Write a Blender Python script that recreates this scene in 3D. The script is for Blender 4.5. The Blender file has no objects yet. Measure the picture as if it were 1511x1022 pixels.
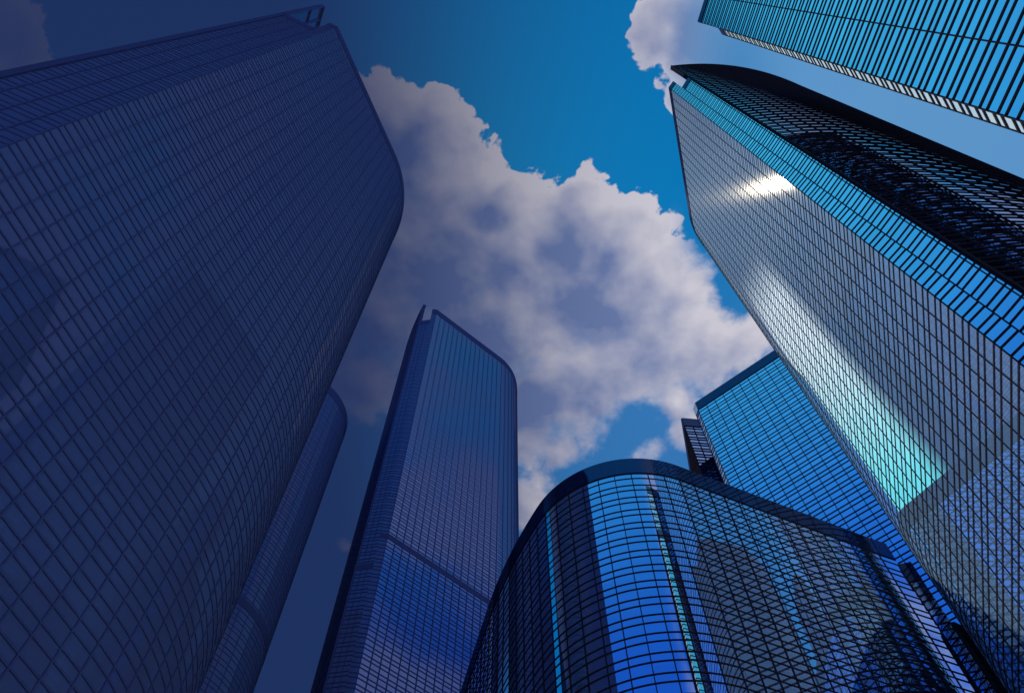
import bpy, bmesh, math, random
from mathutils import Vector

R = math.radians
random.seed(7)
C = bpy.context.scene.collection
SC = bpy.context.scene
U = 1.6                       # metres per drawing unit (a curtain wall bay is 2 units)
EYE = 1.7

# ------------------------------------------------------------------ camera
cd = bpy.data.cameras.new('camera')
cam = bpy.data.objects.new('camera', cd)
C.objects.link(cam)
cam.location = (0, 0, EYE)
cam.rotation_euler = (R(90 + 65.91), 0, 0)
cd.lens = 30.0
cd.sensor_width = 36.0
cd.clip_start = 0.1
cd.clip_end = 20000
SC.camera = cam

SC.view_settings.view_transform = 'Standard'
SC.view_settings.look = 'None'
SC.view_settings.gamma = 1.0
SC.view_settings.use_curve_mapping = False
SC.view_settings.exposure = 1.0
SC.cycles.max_bounces = 8
SC.cycles.glossy_bounces = 6
SC.cycles.sample_clamp_indirect = 4.0

SUN_EL, SUN_AZ = 68.5, -26.0          # azimuth measured from +Y towards +X

# ------------------------------------------------------------------ sun
ld = bpy.data.lights.new('sun', 'SUN')
ld.energy = 5.0
ld.angle = R(0.55)
ld.color = (1.0, 0.96, 0.90)
sun = bpy.data.objects.new('sun', ld)
C.objects.link(sun)
sd = Vector((math.sin(R(SUN_AZ)) * math.cos(R(SUN_EL)), math.cos(R(SUN_AZ)) * math.cos(R(SUN_EL)), math.sin(R(SUN_EL))))
sun.rotation_euler = sd.to_track_quat('Z', 'Y').to_euler()

# ------------------------------------------------------------------ world: sky and clouds by direction
def lin(r, g, b, k=1.0):
    f = lambda c: (c / 255 / 12.92 if c / 255 <= 0.04045 else ((c / 255 + 0.055) / 1.055) ** 2.4) * k
    return (f(r), f(g), f(b), 1.0)

W = bpy.data.worlds.new('World')
SC.world = W
W.use_nodes = True
wt = W.node_tree
wt.nodes.clear()
EXPG = 0.5                            # 1 / 2**exposure

class NT:
    def __init__(s, t): s.t = t; s.n = t.nodes; s.l = t.links
    def new(s, k, **kw):
        n = s.n.new(k)
        for a, v in kw.items(): setattr(n, a, v)
        return n
    def put(s, sock, v):
        if v is None: return
        if hasattr(v, 'is_output'): s.l.new(v, sock)
        else: sock.default_value = v
    def math(s, op, a, b=None, c=None, clamp=False):
        n = s.new('ShaderNodeMath', operation=op, use_clamp=clamp)
        s.put(n.inputs[0], a); s.put(n.inputs[1], b); s.put(n.inputs[2], c)
        return n.outputs[0]
    def vmath(s, op, a, b=None, scale=None):
        n = s.new('ShaderNodeVectorMath', operation=op)
        s.put(n.inputs[0], a); s.put(n.inputs[1], b)
        if scale is not None: s.put(n.inputs['Scale'], scale)
        return n.outputs['Value' if op in ('DISTANCE', 'LENGTH', 'DOT_PRODUCT') else 'Vector']
    def smooth(s, v, a, b, lo=0.0, hi=1.0, kind='SMOOTHSTEP'):
        n = s.new('ShaderNodeMapRange', interpolation_type=kind)
        s.put(n.inputs['Value'], v); n.inputs['From Min'].default_value = a; n.inputs['From Max'].default_value = b
        n.inputs['To Min'].default_value = lo; n.inputs['To Max'].default_value = hi
        return n.outputs['Result']
    def mix(s, f, a, b, mode='MIX'):
        n = s.new('ShaderNodeMix', data_type='RGBA', blend_type=mode)
        s.put(n.inputs['Factor'], f); s.put(n.inputs['A'], a) if False else None
        s.put(n.inputs[0], f); s.put(n.inputs[6], a); s.put(n.inputs[7], b)
        return n.outputs[2]
    def noise(s, vec, scale, detail=4, rough=0.5, dist=0.0):
        n = s.new('ShaderNodeTexNoise')
        s.put(n.inputs['Vector'], vec); n.inputs['Scale'].default_value = scale
        n.inputs['Detail'].default_value = detail; n.inputs['Roughness'].default_value = rough
        n.inputs['Distortion'].default_value = dist
        return n.outputs[0], n.outputs[1]

W.cycles.sampling_method = 'MANUAL'
W.cycles.sample_map_resolution = 256
w = NT(wt)
geo = w.new('ShaderNodeTexCoord')
dirv = geo.outputs['Generated']
sep = w.new('ShaderNodeSeparateXYZ'); w.l.new(dirv, sep.inputs[0])
zc = w.math('MAXIMUM', sep.outputs[2], 0.08)
px = w.math('DIVIDE', sep.outputs[0], zc)
py = w.math('DIVIDE', sep.outputs[1], zc)
cmb = w.new('ShaderNodeCombineXYZ'); w.l.new(px, cmb.inputs[0]); w.l.new(py, cmb.inputs[1])
P = cmb.outputs[0]                    # the sky laid out as seen straight up from the street

sky = w.new('ShaderNodeTexSky', sky_type='NISHITA')
sky.sun_disc = False
sky.sun_elevation = R(SUN_EL)
sky.sun_rotation = R(SUN_AZ)
sky.air_density = 1.0
sky.dust_density = 0.2
sky.ozone_density = 3.0
skyc = w.mix(1.0, sky.outputs[0], (0.012, 0.42, 0.60, 1.0), 'MULTIPLY')

def blobs(vec, lst):
    acc = None
    for (x, y, r, k) in lst:
        dn = w.vmath('DISTANCE', vec, (x, y, 0.0))
        v = w.smooth(dn, 0.0, r * 1.5, k, 0.0, 'LINEAR')
        acc = v if acc is None else w.math('SMOOTH_MAX', acc, v, 0.12)
    return acc
PX = 0.00088
def sp(u, v, r, k=1.0):               # a cloud lump: direction and angular size
    F = 30.0 / 36.0; a, b = u / 1511 - 0.5, 511 / 1511 - v / 1511
    ce, se = math.sin(R(24.09)), math.cos(R(24.09))
    z = F * se + b * ce
    return (a / z, (F * ce - b * se) / z, r * (0.00078 + 0.00000045 * v), k)
def cloud_density(vec):
    main = [sp(*q) for q in ((620, 205, 82), (560, 205, 90), (575, 172, 52), (640, 160, 46),  (645, 270, 90), (600, 340, 130), (700, 335, 88), (742, 300, 56), (768, 365, 85),
            (865, 312, 58), (850, 350, 62), (930, 362, 66), (985, 405, 58), (1015, 425, 52), (900, 440, 105), (775, 470, 110), (1000, 510, 85),
            (1060, 525, 66), (900, 550, 105), (800, 580, 85), (1105, 505, 40), (575, 470, 85), (545, 560, 60), (680, 450, 120), (690, 560, 80), (1000, 595, 40))]
    right = [sp(*q) for q in ((985, 35, 55), (1005, 88, 32), (1060, 40, 105), (1140, 60, 80), (1220, 80, 80), (1005, 150, 24))]
    small = [sp(*q) for q in ((5, 40, 72), (-30, 90, 80), (832, 662, 32), (775, 738, 40), (760, 650, 40), (1020, 640, 34), (490, 545, 14), (512, 800, 12), (800, 700, 70, .5), (890, 620, 70, .75), (960, 665, 55, .6), (790, 640, 60, .7))]
    a = blobs(vec, main + right + small)
    holes = blobs(vec, [sp(*q) for q in ((935, 632, 40, .6), (1092, 432, 46, .8), (875, 700, 36, .6), (1000, 690, 36, .5))])
    return w.math('SUBTRACT', a, w.math('MULTIPLY', holes, 0.9))

# billowing: warp, then fractal detail on the edge
n1, n1c = w.noise(P, 9.0, 3, 0.55)
warp = w.vmath('SCALE', w.vmath('SUBTRACT', n1c, (0.5, 0.5, 0.5)), scale=0.05)
Pw = w.vmath('ADD', P, warp)
D = cloud_density(Pw)
fb, _ = w.noise(P, 24.0, 9, 0.62)
vor = w.new('ShaderNodeTexVoronoi', feature='SMOOTH_F1')
vor.inputs['Scale'].default_value = 30.0
vor.inputs['Detail'].default_value = 3.0
vor.inputs['Roughness'].default_value = 0.6
w.l.new(Pw, vor.inputs['Vector'])
puff = w.math('SUBTRACT', 0.42, vor.outputs['Distance'])
Dn = w.math('ADD', D, w.math('ADD', w.math('MULTIPLY', w.math('SUBTRACT', fb, 0.5), 0.40), w.math('MULTIPLY', puff, 0.30)))
soft, _ = w.noise(P, 3.2, 2, 0.5)
crisp = w.smooth(Dn, 0.13, 0.19)
wisp = w.smooth(w.math('ADD', Dn, w.math('MULTIPLY', w.math('SUBTRACT', w.noise(Pw, 11.0, 7, 0.6)[0], 0.5), 0.85)), 0.0, 0.52)
vsel = w.math('MAXIMUM', w.smooth(py, 0.36, 0.52), w.math('MULTIPLY', w.smooth(px, 0.185, 0.235), w.smooth(py, 0.20, 0.25)))       # the cloud's lower side frays out, its upper side is crisp
cov = w.math('ADD', w.math('MULTIPLY', crisp, w.math('SUBTRACT', 1.0, vsel)), w.math('MULTIPLY', wisp, vsel))

# relief: how the billows stand towards the sun
off = w.vmath('ADD', P, (0.016, -0.016, 0.0))
fb2, _ = w.noise(off, 24.0, 9, 0.62)
lo1, _ = w.noise(P, 6.0, 4, 0.5)
lo2, _ = w.noise(w.vmath('ADD', P, (0.035, -0.04, 0.0)), 6.0, 4, 0.5)
rel = w.math('ADD', w.math('MULTIPLY', w.math('SUBTRACT', fb, fb2), 0.45), w.math('MULTIPLY', w.math('SUBTRACT', lo1, lo2), 1.7))
D2 = cloud_density(w.vmath('ADD', Pw, (0.022, -0.024, 0.0)))
rel = w.math('ADD', rel, w.math('MULTIPLY', w.math('SUBTRACT', D, D2), 0.9))
rim = w.smooth(D, 0.20, 0.85, 1.0, 0.0)
lit = w.math('ADD', w.math('ADD', w.smooth(Dn, 0.13, 0.42, 0.68, 0.42), w.math('MULTIPLY', rim, 0.36)), w.math('MULTIPLY', rel, 0.9), clamp=True)
shade = blobs(Pw, [sp(*q) for q in ((850, 425, 80), (600, 215, 48), (720, 305, 30), (690, 480, 70), (620, 430, 80), (800, 600, 60), (1030, 60, 45), (570, 480, 90), (1080, 110, 60))])
lit = w.math('SUBTRACT', lit, w.math('MULTIPLY', shade, 0.55), clamp=True)
cl = w.mix(lit, lin(104, 122, 168, EXPG), lin(204, 201, 212, EXPG))

# thin veil of high haze over the eastern sky
veil = w.math('MULTIPLY', w.smooth(w.math('ADD', px, w.math('MULTIPLY', py, -0.35)), 0.12, 0.30), w.math('ADD', 0.62, w.math('MULTIPLY', soft, 0.30)))
low = w.math('MULTIPLY', w.smooth(w.math('ADD', py, w.math('MULTIPLY', soft, 0.2)), 0.34, 0.66), 0.55)
strength = 0.10
bgsky = w.vmath('SCALE', skyc, scale=strength)
c1 = w.mix(veil, bgsky, lin(104, 158, 208, EXPG))
c1 = w.mix(low, c1, lin(70, 112, 172, EXPG))
# the open sky behind the street: cyan overhead, royal blue lower down, with thin drifting cloud
back = w.smooth(py, 0.0, -0.10)
rho = w.vmath('LENGTH', P)
bsky = w.mix(w.smooth(rho, 0.22, 1.05), lin(66, 186, 232, EXPG), lin(30, 98, 208, EXPG))
dn_, _ = w.noise(P, 4.0, 5, 0.5)
drift = w.math('MULTIPLY', w.smooth(dn_, 0.37, 0.60), w.math('MULTIPLY', w.smooth(px, 0.15, 0.35), 0.85))
bsky = w.mix(drift, bsky, lin(150, 160, 200, EXPG))
c1 = w.mix(back, c1, bsky)
cov = w.math('MULTIPLY', cov, w.math('SUBTRACT', 1.0, w.math('MULTIPLY', w.smooth(px, 0.18, 0.27), w.smooth(py, 0.17, 0.21, 1.0, 0.0))))
cl = w.mix(w.math('MULTIPLY', w.smooth(px, 0.15, 0.24, 0.0, 0.8), w.smooth(py, 0.16, 0.20, 1.0, 0.0)), cl, lin(112, 156, 202, EXPG))
c2 = w.mix(w.math('MULTIPLY', cov, w.math('SUBTRACT', 1.0, back)), c1, cl)
# the north-western quarter is darkened with an added navy tint
tintx = w.math('MULTIPLY', w.smooth(px, -0.26, 0.225, 1.0, 0.0), w.smooth(px, -0.76, -0.61))
fy = w.smooth(py, -0.06, 0.03)
dark = w.math('MULTIPLY', w.math('MULTIPLY', tintx, fy), 0.97)
c3 = w.mix(dark, c2, lin(29, 45, 90, EXPG))
# added bright patch behind the middle tower, unseen, for the silver face to mirror
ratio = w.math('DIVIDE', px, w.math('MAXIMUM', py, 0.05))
added_glow = w.math('MULTIPLY', w.smooth(ratio, -0.302, -0.255), w.math('MULTIPLY', w.smooth(ratio, -0.06, -0.015, 1.0, 0.0), w.smooth(w.math('ADD', py, w.math('MULTIPLY', px, -0.82)), 0.51, 0.60)))
added_glow = w.math('MULTIPLY', added_glow, w.math('MULTIPLY', w.smooth(py, 0.3, 0.45), w.smooth(py, 1.5, 2.2, 1.0, 0.0)))
glow_col = w.mix(w.smooth(py, 0.50, 0.86), lin(232, 238, 246, 0.56), lin(96, 222, 232, 0.56))
c3 = w.mix(added_glow, c3, glow_col)
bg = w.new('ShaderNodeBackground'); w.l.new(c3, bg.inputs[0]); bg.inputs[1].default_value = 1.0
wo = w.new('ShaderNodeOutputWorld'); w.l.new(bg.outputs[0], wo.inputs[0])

# ------------------------------------------------------------------ materials
def mat(name):
    m = bpy.data.materials.new(name); m.use_nodes = True
    t = m.node_tree; t.nodes.clear()
    return m, NT(t)

def glass(name, tint, rough=0.012, body=(0.01, 0.02, 0.05), body_amt=0.12, vary=0.10, wave=0.002, sheen=0.0, satin=0.0):
    """coated mirror glass: a tinted reflection over a dark body, panes slightly unequal"""
    m, n = mat(name)
    tc = n.new('ShaderNodeUVMap')
    sepn = n.new('ShaderNodeSeparateXYZ'); n.l.new(tc.outputs[0], sepn.inputs[0])
    cx = n.math('FLOOR', sepn.outputs[0]); cy = n.math('FLOOR', sepn.outputs[1])
    cb = n.new('ShaderNodeCombineXYZ'); n.l.new(cx, cb.inputs[0]); n.l.new(cy, cb.inputs[1])
    wn = n.new('ShaderNodeTexWhiteNoise'); n.l.new(cb.outputs[0], wn.inputs['Vector'])
    v = n.smooth(wn.outputs['Value'], 0, 1, 1 - vary, 1 + vary * 0.5, 'LINEAR')
    col = n.vmath('SCALE', (tint[0], tint[1], tint[2]), scale=v)
    gl = n.new('ShaderNodeBsdfGlossy'); n.l.new(col, gl.inputs[0]); gl.inputs['Roughness'].default_value = rough
    nn, _ = n.noise(n.new('ShaderNodeTexCoord').outputs['Object'], 0.16, 2, 0.5)
    bp = n.new('ShaderNodeBump'); bp.inputs['Strength'].default_value = 1.0; bp.inputs['Distance'].default_value = wave * 10
    n.l.new(nn, bp.inputs['Height'])
    n.l.new(bp.outputs[0], gl.inputs['Normal'])
    df = n.new('ShaderNodeBsdfDiffuse'); df.inputs[0].default_value = (*body, 1)
    mx = n.new('ShaderNodeMixShader'); mx.inputs[0].default_value = body_amt
    n.l.new(gl.outputs[0], mx.inputs[1]); n.l.new(df.outputs[0], mx.inputs[2])
    last = mx.outputs[0]
    if sheen:
        g2 = n.new('ShaderNodeBsdfGlossy'); g2.inputs[0].default_value = (1, 0.86, 0.62, 1); g2.inputs['Roughness'].default_value = 0.11
        m2 = n.new('ShaderNodeMixShader'); m2.inputs[0].default_value = sheen
        n.l.new(last, m2.inputs[1]); n.l.new(g2.outputs[0], m2.inputs[2]); last = m2.outputs[0]
    if satin:
        g3 = n.new('ShaderNodeBsdfGlossy'); g3.inputs[0].default_value = (0.46, 0.74, 1.0, 1); g3.inputs['Roughness'].default_value = 0.68
        m3 = n.new('ShaderNodeMixShader'); m3.inputs[0].default_value = satin
        n.l.new(last, m3.inputs[1]); n.l.new(g3.outputs[0], m3.inputs[2]); last = m3.outputs[0]
    o = n.new('ShaderNodeOutputMaterial'); n.l.new(last, o.inputs[0])
    return m

def metal(name, col, rough=0.45, spec=0.3, metallic=0.0):
    m, n = mat(name)
    b = n.new('ShaderNodeBsdfPrincipled')
    nz, _ = n.noise(n.new('ShaderNodeTexCoord').outputs['Object'], 0.35, 5, 0.6)
    c = n.mix(nz, (*[x * 0.8 for x in col], 1), (*[min(1, x * 1.2) for x in col], 1))
    n.l.new(c, b.inputs['Base Color'])
    b.inputs['Roughness'].default_value = rough
    b.inputs['Specular IOR Level'].default_value = spec
    b.inputs['Metallic'].default_value = metallic
    o = n.new('ShaderNodeOutputMaterial'); n.l.new(b.outputs[0], o.inputs[0])
    return m

M = {}
M['silver'] = glass('silvered_pale_glass', (0.88, 0.95, 0.98), 0.01, (0.36, 0.66, 1.0), 0.12, 0.06, 0.0, 0.0005, 0.026)
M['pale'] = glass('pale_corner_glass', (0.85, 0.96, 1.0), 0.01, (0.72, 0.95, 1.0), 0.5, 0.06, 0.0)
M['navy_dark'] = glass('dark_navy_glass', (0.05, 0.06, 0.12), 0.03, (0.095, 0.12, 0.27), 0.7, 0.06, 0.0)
M['blue'] = glass('blue_mirror_glass', (0.78, 0.92, 1.0), 0.01, (0.01, 0.03, 0.08), 0.08, 0.06, 0.0)
M['deep'] = glass('deep_blue_mirror_glass', (0.62, 0.72, 0.86), 0.01, (0.01, 0.03, 0.08), 0.08, 0.06, 0.0)
M['dusk'] = glass('dusky_blue_glass', (0.55, 0.65, 0.86), 0.012, (0.01, 0.02, 0.06), 0.12, 0.08, 0.0)
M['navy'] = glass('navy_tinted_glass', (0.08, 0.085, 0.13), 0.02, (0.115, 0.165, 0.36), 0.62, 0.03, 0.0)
M['navy_mid'] = glass('mid_navy_glass', (0.29, 0.34, 0.49), 0.02, (0.09, 0.13, 0.34), 0.42, 0.06, 0.0)
M['bar'] = metal('dark_bronze_aluminium', (0.024, 0.024, 0.034), 0.9, 0.0)
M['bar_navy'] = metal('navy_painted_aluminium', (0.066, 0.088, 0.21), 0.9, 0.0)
M['bar_mid'] = metal('dark_navy_painted_aluminium', (0.045, 0.062, 0.165), 0.9, 0.0)
M['cap'] = glass('dark_blue_parapet_panel', (0.11, 0.14, 0.22), 0.03, (0.010, 0.018, 0.06), 0.5, 0.04, 0.0005)
M['cap_navy'] = glass('navy_parapet_panel', (0.03, 0.03, 0.07), 0.08, (0.062, 0.078, 0.18), 0.9, 0.04, 0.0005)
M['roof'] = metal('grey_roof_felt', (0.10, 0.11, 0.13), 0.9, 0.1)
M['frame'] = metal('dark_steel_frame', (0.025, 0.025, 0.045), 0.45, 0.3)
M['screen'] = glass('pale_screen_glass', (0.25, 0.27, 0.38), 0.05, (0.10, 0.11, 0.22), 0.6, 0.02, 0.0005)

# ------------------------------------------------------------------ mesh helpers (plan in drawing units, z measured from the eye)
def V(x, y, z): return (x * U, y * U, max(0.0, z * U + EYE))

class MB:
    def __init__(s): s.v = []; s.f = []; s.uv = []
    def quad(s, a, b, c, d, uv=None):
        i = len(s.v); s.v += [a, b, c, d]; s.f.append((i, i + 1, i + 2, i + 3)); s.uv.append(uv or ((0, 0),) * 4)
    def poly(s, pts):
        i = len(s.v); s.v += pts; s.f.append(tuple(range(i, i + len(pts)))); s.uv.append(((0, 0),) * len(pts))
    def build(s, name, material, parent=None, smooth=False, merge=False):
        me = bpy.data.meshes.new(name)
        me.from_pydata(s.v, [], s.f)
        uvl = me.uv_layers.new(name='UVMap')
        k = 0
        for q in s.uv:
            for u in q: uvl.data[k].uv = u; k += 1
        if merge:
            bm = bmesh.new(); bm.from_mesh(me); bmesh.ops.remove_doubles(bm, verts=bm.verts, dist=0.001); bm.to_mesh(me); bm.free()
        if smooth:
            for p in me.polygons: p.use_smooth = True
        me.materials.append(material)
        o = bpy.data.objects.new(name, me); C.objects.link(o)
        if parent: o.parent = parent
        return o

def unit(a): l = math.hypot(*a) or 1; return (a[0] / l, a[1] / l)
def line(p, head, length, step=2.0):
    n = max(1, int(round(length / step))); c, s_ = math.cos(R(head)), math.sin(R(head))
    return [(p[0] + c * length * i / n, p[1] + s_ * length * i / n) for i in range(n + 1)]
def arc(p, head, r, ang, step=0.5):
    """turn left for ang > 0, right for ang < 0"""
    sg = 1 if ang > 0 else -1
    cx, cy = p[0] - math.sin(R(head)) * r * sg, p[1] + math.cos(R(head)) * r * sg
    n = max(2, int(round(abs(R(ang)) * r / step))); out = []
    for i in range(n + 1):
        h = R(head + ang * i / n)
        out.append((cx + math.sin(h) * r * sg, cy - math.cos(h) * r * sg))
    return out
def run(p, head, segs):
    pts = [p]; h = head
    for s_ in segs:
        if s_[0] == 'l': q = line(pts[-1], h, s_[1], s_[2] if len(s_) > 2 else 2.0)
        else: q = arc(pts[-1], h, s_[1], s_[2]); h += s_[2]
        pts += q[1:]
    return pts
def poly_pts(pts, step=2.0):
    out = [pts[0]]
    for a, b in zip(pts, pts[1:]):
        l = math.dist(a, b); n = max(1, int(round(l / step)))
        out += [(a[0] + (b[0] - a[0]) * i / n, a[1] + (b[1] - a[1]) * i / n) for i in range(1, n + 1)]
    return out
def offset(pts, d, side):
    """side +1: outward lies right of the walking direction, -1: left"""
    out = []
    for i, p in enumerate(pts):
        a = pts[max(0, i - 1)]; b = pts[min(len(pts) - 1, i + 1)]
        n0 = unit((p[0] - a[0], p[1] - a[1])) if i else None
        n1 = unit((b[0] - p[0], b[1] - p[1])) if i < len(pts) - 1 else None
        n0 = n0 or n1; n1 = n1 or n0
        t = unit((n0[0] + n1[0], n0[1] + n1[1]))
        k = 1 / max(0.35, t[0] * n1[0] + t[1] * n1[1])
        out.append((p[0] + t[1] * side * d * k, p[1] - t[0] * side * d * k))
    return out

FLOOR = 2.4
def band(mb, pts, z0, z1, out, side, inner=0.05, cap=True):
    """a strip wrapped along a path, standing proud of the glass"""
    o = offset(pts, out, side); q = offset(pts, -inner, side)
    n = len(pts) - 1
    for i in range(n):
        A, B, a, b = o[i], o[i + 1], q[i], q[i + 1]
        mb.quad(V(*A, z0), V(*B, z0), V(*B, z1), V(*A, z1), ((i, 0), (i + 1, 0), (i + 1, 1), (i, 1)))
        mb.quad(V(*a, z0), V(*b, z0), V(*B, z0), V(*A, z0))
        mb.quad(V(*A, z1), V(*B, z1), V(*b, z1), V(*a, z1))
    if cap:
        for A, a in ((o[0], q[0]), (o[n], q[n])):
            mb.quad(V(*a, z0), V(*A, z0), V(*A, z1), V(*a, z1))

def facade(parent, pts, top, side, gm, bm_, cm, name='facade', cap_h=3.2, bay=2.0, first=0.0, proud=0.05, thick=0.19, zmin=0.0,
           zlow=-1.2, slab=None, phase=0.0, bars=True, mull=0.12, smooth=False, pair=1.0):
    zt = top - cap_h
    mb = MB(); s_ = 0.0
    for a, b in zip(pts, pts[1:]):
        l = math.dist(a, b); u0, u1 = s_ / bay, (s_ + l) / bay; v1 = (zt - zlow) / FLOOR
        mb.quad(V(*a, zlow), V(*b, zlow), V(*b, zt), V(*a, zt), ((u0, 0), (u1, 0), (u1, v1), (u0, v1)))
        s_ += l
    g = mb.build(name, gm, parent, smooth, smooth)
    if cap_h > 0:
        pb = MB(); band(pb, pts, zt, top, proud + 0.06, side, 0.5)
        pb.build('parapet', cm, parent)
    if bars:
        fb_ = MB(); z = zt - phase - 0.11
        while z > zmin:
            band(fb_, pts, z - thick / 2, z + thick / 2, proud, side)
            if z - pair > zmin: band(fb_, pts, z - pair - thick / 2, z - pair + thick / 2, proud, side)
            z -= FLOOR
        if slab:
            for zs in slab:
                sb = MB(); band(sb, pts, zs - 0.9, zs + 0.9, proud + 0.03, side); sb.build('slab_band', cm, g)
        mm = fb_; acc = 0.0; nxt = first
        o1 = offset(pts, proud * 0.75, side)
        for i, (a, b) in enumerate(zip(pts, pts[1:])):
            l = math.dist(a, b)
            while nxt <= acc + l + 1e-6:
                t = (nxt - acc) / l if l else 0
                c = (a[0] + (b[0] - a[0]) * t, a[1] + (b[1] - a[1]) * t)
                d = unit((b[0] - a[0], b[1] - a[1])); nrm = (d[1] * side, -d[0] * side)
                h = mull / 2; e = proud * 1.2 + 0.01
                p0 = (c[0] - d[0] * h, c[1] - d[1] * h); p1 = (c[0] + d[0] * h, c[1] + d[1] * h)
                q0 = (p0[0] + nrm[0] * e, p0[1] + nrm[1] * e); q1 = (p1[0] + nrm[0] * e, p1[1] + nrm[1] * e)
                zb = max(zlow, zmin - 4)
                for A, B in ((p0, q0), (q0, q1), (q1, p1)):
                    mm.quad(V(*A, zb), V(*B, zb), V(*B, zt), V(*A, zt))
                nxt += bay
            acc += l
        mm.build('window_grid', bm_, g)
    return g

def roof(parent, pts, z):
    mb = MB(); mb.poly([V(*p, z) for p in pts]); return mb.build('roof', M['roof'], parent)

def thing(name, label, cat, x, y, group=None):
    o = bpy.data.objects.new(name, None); C.objects.link(o)
    o.location = (0, 0, 0)
    o['label'] = label; o['category'] = cat
    o['group'] = group or GR
    return o

def bar3(mb, a, b, r):
    a, b = Vector(a), Vector(b); d = (b - a).normalized()
    x = d.cross(Vector((0, 0, 1))); x = x.normalized() if x.length > 0.01 else Vector((1, 0, 0)); y = d.cross(x)
    q = [x * r + y * r, x * r - y * r, -x * r - y * r, -x * r + y * r]
    for i in range(4):
        j = (i + 1) % 4
        mb.quad(tuple(a + q[i]), tuple(a + q[j]), tuple(b + q[j]), tuple(b + q[i]))
    mb.poly([tuple(b + v) for v in q]); mb.poly([tuple(a + v) for v in q])

def sail(parent, pts, top, side, gm, bm_, cm, proud=0.14, thick=0.26, zmin=0.0, zroof=0.0, rail=None):
    """the curved wall that rises past the roof as a free glazed screen with a framed back"""
    g = facade(parent, pts, top, side, gm, bm_, cm, 'sail_facade', 0.5, 2.0, 0.0, proud, thick, zmin, smooth=True)
    q = offset(pts, -0.5, side)
    mb = MB()
    for a, b in zip(q, q[1:]): mb.quad(V(*a, zroof - 2), V(*b, zroof - 2), V(*b, top - 0.1), V(*a, top - 0.1))
    bk = mb.build('roof_screen', M['screen'], parent)
    fr = MB()
    for z in [top - 0.25] + ([rail] if rail else [(top + zroof) / 2]):
        for a, b in zip(q, q[1:]): bar3(fr, V(*a, z), V(*b, z), 0.45 * U if z > top - 1 else 0.3 * U)
    for i in range(0, len(q), 6): bar3(fr, V(*q[i], zroof - 2), V(*q[i], top), 0.22 * U)
    fr.build('screen_frame', bm_, bk)
    d = unit((pts[1][0] - pts[0][0], pts[1][1] - pts[0][1])); nrm = (d[1] * side, -d[0] * side)
    a = (pts[0][0] - d[0] * 0.12, pts[0][1] - d[1] * 0.12)
    c = [(a[0] + nrm[0] * 0.2, a[1] + nrm[1] * 0.2), (a[0] - nrm[0] * 0.6, a[1] - nrm[1] * 0.6)]
    c += [(c[1][0] + d[0] * 0.3, c[1][1] + d[1] * 0.3), (c[0][0] + d[0] * 0.3, c[0][1] + d[1] * 0.3)]
    e = MB()
    for A, B in zip(c, c[1:] + c[:1]): e.quad(V(*A, -1), V(*B, -1), V(*B, top + 0.05), V(*A, top + 0.05))
    e.poly([V(*p, top + 0.05) for p in c])
    e.build('sail_edge', cm, parent)
    return g

GR = 'glass office towers round the street'
# ------------------------------------------------------------------ ground
gb = MB(); E_ = 2500
gb.quad((-E_, -E_, 0), (E_, -E_, 0), (E_, E_, 0), (-E_, E_, 0))
gm_, gn = mat('asphalt')
pb_ = gn.new('ShaderNodeBsdfPrincipled')
nz_, _ = gn.noise(gn.new('ShaderNodeTexCoord').outputs['Object'], 0.3, 6, 0.6)
gn.l.new(gn.mix(nz_, (0.035, 0.036, 0.038, 1), (0.07, 0.07, 0.072, 1)), pb_.inputs['Base Color']); pb_.inputs['Roughness'].default_value = 0.9
go_ = gn.new('ShaderNodeOutputMaterial'); gn.l.new(pb_.outputs[0], go_.inputs[0])
gr = gb.build('ground', gm_); gr['kind'] = 'structure'

# ------------------------------------------------------------------ tower with the bright silvered face (right)
t = thing('glass_tower', 'silver-white sunlit glass tower at right, with a blue strip and dark curved sail facade', 'tower', 36, 25)
A, N, S = (35.47, 25.39), (36.42, 24.0), (37.6, 21.9)
main = run(A, 76.4, [('l', 30), ('a', 18, -28), ('a', 9, -98), ('l', 25)])
facade(t, main, 200, -1, M['silver'], M['bar'], M['cap'], 'main_facade', thick=0.20, proud=0.03, zmin=20, smooth=True, first=2.0, mull=0.09)
facade(t, [A, N], 200, 1, M['blue'], M['bar'], M['cap'], 'corner_facade', zmin=20, thick=0.21, proud=0.05)
facade(t, [N, S], 189.2, 1, M['blue'], M['bar'], M['cap'], 'corner_facade', zmin=20, thick=0.21, proud=0.05)
sl = run(S, -7, [('a', 60, 42)])
sail(t, sl, 211, 1, M['deep'], M['bar'], M['bar'], proud=0.07, thick=0.22, zmin=20, zroof=189)
facade(t, poly_pts([sl[-1], main[-1]]), 200, 1, M['dusk'], M['bar'], M['cap'], 'rear_facade', zmin=20)
roof(t, main + sl[::-1] + [N], 189)

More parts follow.
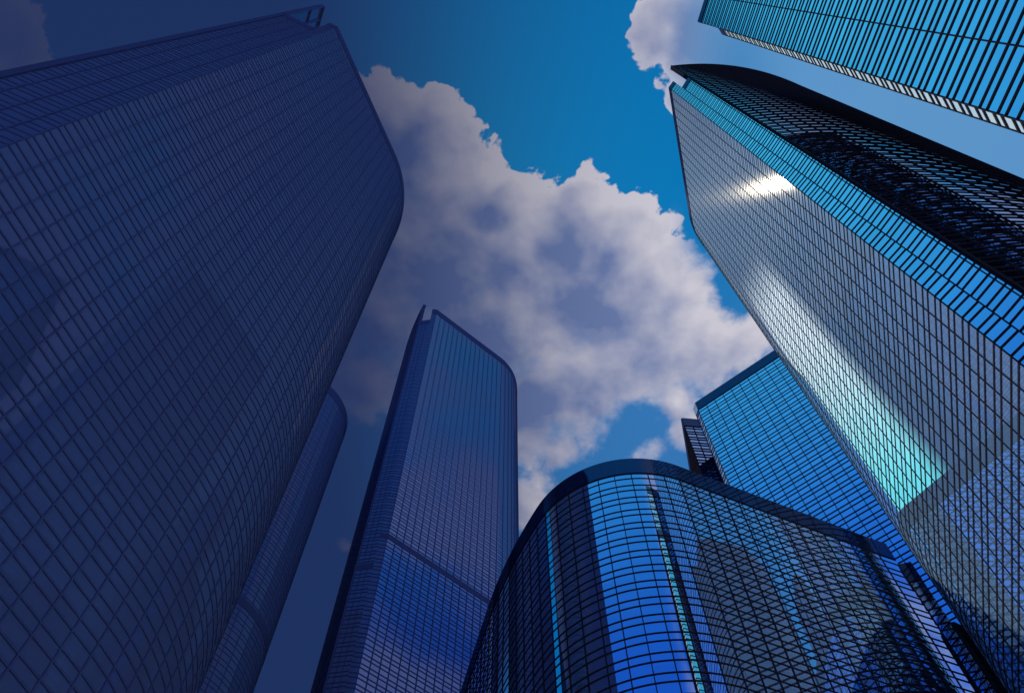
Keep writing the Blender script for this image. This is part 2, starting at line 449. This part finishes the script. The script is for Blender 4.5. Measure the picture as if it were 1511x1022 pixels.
# ------------------------------------------------------------------ big dark tower (left)
t = thing('glass_tower', 'huge dark navy glass tower filling the left side, framed glass fin on its roof', 'tower', -35, 12)
A, N, S = (-35.5, 11.6), (-36.94, 10.9), (-42.4, 8.25)
main = run(A, 68.3, [('l', 27.5), ('a', 22, 100), ('l', 24)])
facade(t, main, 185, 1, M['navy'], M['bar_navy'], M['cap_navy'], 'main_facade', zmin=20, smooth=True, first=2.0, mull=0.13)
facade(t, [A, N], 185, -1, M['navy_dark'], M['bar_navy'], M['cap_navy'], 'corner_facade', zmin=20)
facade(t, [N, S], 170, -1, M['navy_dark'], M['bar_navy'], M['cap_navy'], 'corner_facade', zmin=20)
sl = run(S, 114, [('a', 60, -42)])
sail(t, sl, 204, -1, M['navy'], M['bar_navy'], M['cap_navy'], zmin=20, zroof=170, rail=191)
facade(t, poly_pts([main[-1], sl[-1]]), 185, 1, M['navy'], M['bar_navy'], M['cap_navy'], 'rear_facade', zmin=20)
roof(t, main + sl[::-1] + [N], 169)

# ------------------------------------------------------------------ middle tower
t = thing('glass_tower', 'slender blue glass tower alone in the middle with sharp fin and dark belt', 'tower', -27, 113)
A, N, S = (-26.88, 113.04), (-28.5, 112.8), (-32.2, 113.4)
main = run(A, 39.8, [('l', 29.4), ('a', 17, 110), ('l', 22)])
facade(t, main, 285, 1, M['navy_mid'], M['bar_mid'], M['cap_navy'], 'main_facade', cap_h=3.9, zmin=30, smooth=True, slab=[152.2], first=2.0, thick=0.26, mull=0.22)
facade(t, [A, N], 285, -1, M['navy'], M['bar_mid'], M['cap_navy'], 'corner_facade', cap_h=3.9, zmin=30, slab=[152.2], thick=0.26)
facade(t, [N, S], 275, -1, M['navy'], M['bar_mid'], M['cap_navy'], 'corner_facade', zmin=30, slab=[142], bay=1.2, first=1.2, thick=0.26)
sl = run(S, 119, [('a', 90, -36)])
sail(t, sl, 291, -1, M['navy_mid'], M['bar_mid'], M['cap_navy'], zmin=30, zroof=275)
facade(t, poly_pts([main[-1], sl[-1]]), 285, 1, M['navy_mid'], M['bar_mid'], M['cap_navy'], 'rear_facade', zmin=30)
roof(t, main + sl[::-1] + [N], 272)

# ------------------------------------------------------------------ rounded tower half hidden behind the left one
t = thing('glass_tower', 'round-cornered navy tower half hidden behind the huge dark left tower', 'tower', -50, 100)
A = (-68.9, 84.2)
main = run(A, 38, [('l', 25), ('a', 13.5, 110), ('l', 26)])
facade(t, main, 200, 1, M['navy'], M['bar_navy'], M['cap_navy'], 'main_facade', cap_h=3.6, zmin=30, smooth=True, slab=[118])
back = [main[-1], (main[-1][0] - 22, main[-1][1] - 14), A]
facade(t, poly_pts(back), 200, 1, M['navy'], M['bar_navy'], M['cap_navy'], 'rear_facade', cap_h=3.6, zmin=30)
roof(t, main + [back[1]], 197)

# ------------------------------------------------------------------ blue tower with the long banded face (right of centre)
t = thing('glass_tower', 'blue square-cornered glass tower rising between the low curved block and the silver tower', 'tower', 39, 85)
A, N = (38.8, 84.6), (38.55, 86.0)
main = line(A, -38.6, 28)
facade(t, main, 160, 1, M['blue'], M['bar'], M['cap'], 'main_facade', cap_h=3.1, zmin=20, thick=0.20, proud=0.06, first=2.0)
facade(t, [A, N], 160, -1, M['pale'], M['bar'], M['pale'], 'corner_facade', cap_h=3.1, zmin=20, bay=3)
far = [N, (N[0] + 8, N[1] + 10), (main[-1][0] + 8, main[-1][1] + 10), main[-1]]
facade(t, poly_pts(far), 160, -1, M['dusk'], M['bar'], M['cap'], 'rear_facade', cap_h=3.1, zmin=20)
roof(t, main + far[::-1][1:], 157.5)

t = thing('glass_tower', 'dark serrated glass tower peeping out to the left of the blue slab tower', 'tower', 39, 96)
a = (38.9, 95.0)
face = poly_pts([a, (52, 96.2)])
facade(t, face, 172, 1, M['dusk'], M['bar'], M['cap'], 'main_facade', cap_h=3.4, zmin=20, proud=0.13, thick=0.22)
oth = [a, (42.3, 110), (52, 112), face[-1]]
facade(t, poly_pts(oth), 172, -1, M['dusk'], M['bar'], M['cap'], 'rear_facade', cap_h=3.4, zmin=20, proud=0.13, thick=0.22)
roof(t, [a, (42.3, 110), (52, 112), face[-1]], 169)

# ------------------------------------------------------------------ low curved block in front
t = thing('glass_tower', 'low curved glass block in the foreground with broad dark roof rim', 'office block', 20, 62)
A, N, S = (45.83, 67.22), (48.08, 68.1), (49.5, 67.67)
main = run(A, 203, [('l', 27.6), ('a', 13.5, -85), ('a', 80, -13), ('l', 30)])
facade(t, main, 90, -1, M['deep'], M['bar'], M['cap'], 'main_facade', zmin=10, smooth=True, thick=0.16, proud=0.045, first=2.0, mull=0.10)
facade(t, [A, N], 90, 1, M['blue'], M['bar'], M['cap'], 'corner_facade', zmin=10, bay=4)
facade(t, [N, S], 85.8, 1, M['dusk'], M['bar'], M['cap'], 'corner_facade', zmin=10, bay=4)
sl = run(S, 28, [('a', 45, 70)])
sail(t, sl, 75, 1, M['dusk'], M['bar'], M['bar'], proud=0.3, zmin=10, zroof=72)
facade(t, poly_pts([sl[-1], main[-1]]), 90, 1, M['dusk'], M['bar'], M['cap'], 'rear_facade', zmin=10)
roof(t, main + sl[::-1] + [N], 74)

# ------------------------------------------------------------------ cyan tower cut by the top right corner
t = thing('glass_tower', 'cyan glass tower cut off by the top right corner, striped with close dark floor bands', 'tower', 32, 9)
A = (31.84, 8.89); S = (32.5, 9.78)
main = line(A, -76.2, 36)
facade(t, main, 156, 1, M['blue'], M['bar'], M['cap'], 'main_facade', cap_h=2.6, zmin=20, thick=0.24, proud=0.06, bay=12, first=4.2)
facade(t, [A, S], 139.8, -1, M['pale'], M['bar'], M['cap'], 'corner_facade', cap_h=2.6, zmin=20, bay=6, proud=0.06, thick=0.25)
low = [S, (56.0, 16.2), (57.9, 15.5)]
facade(t, poly_pts(low), 139.8, -1, M['dusk'], M['bar'], M['cap'], 'rear_facade', cap_h=2.6, zmin=20)
roof(t, [A] + low, 138)
rest = [A, (57.8, 15.3), (66.2, -18.6), main[-1]]
facade(t, poly_pts(rest), 156, -1, M['dusk'], M['bar'], M['cap'], 'rear_facade', cap_h=2.6, zmin=20)
roof(t, main + rest[::-1][1:-1], 154)
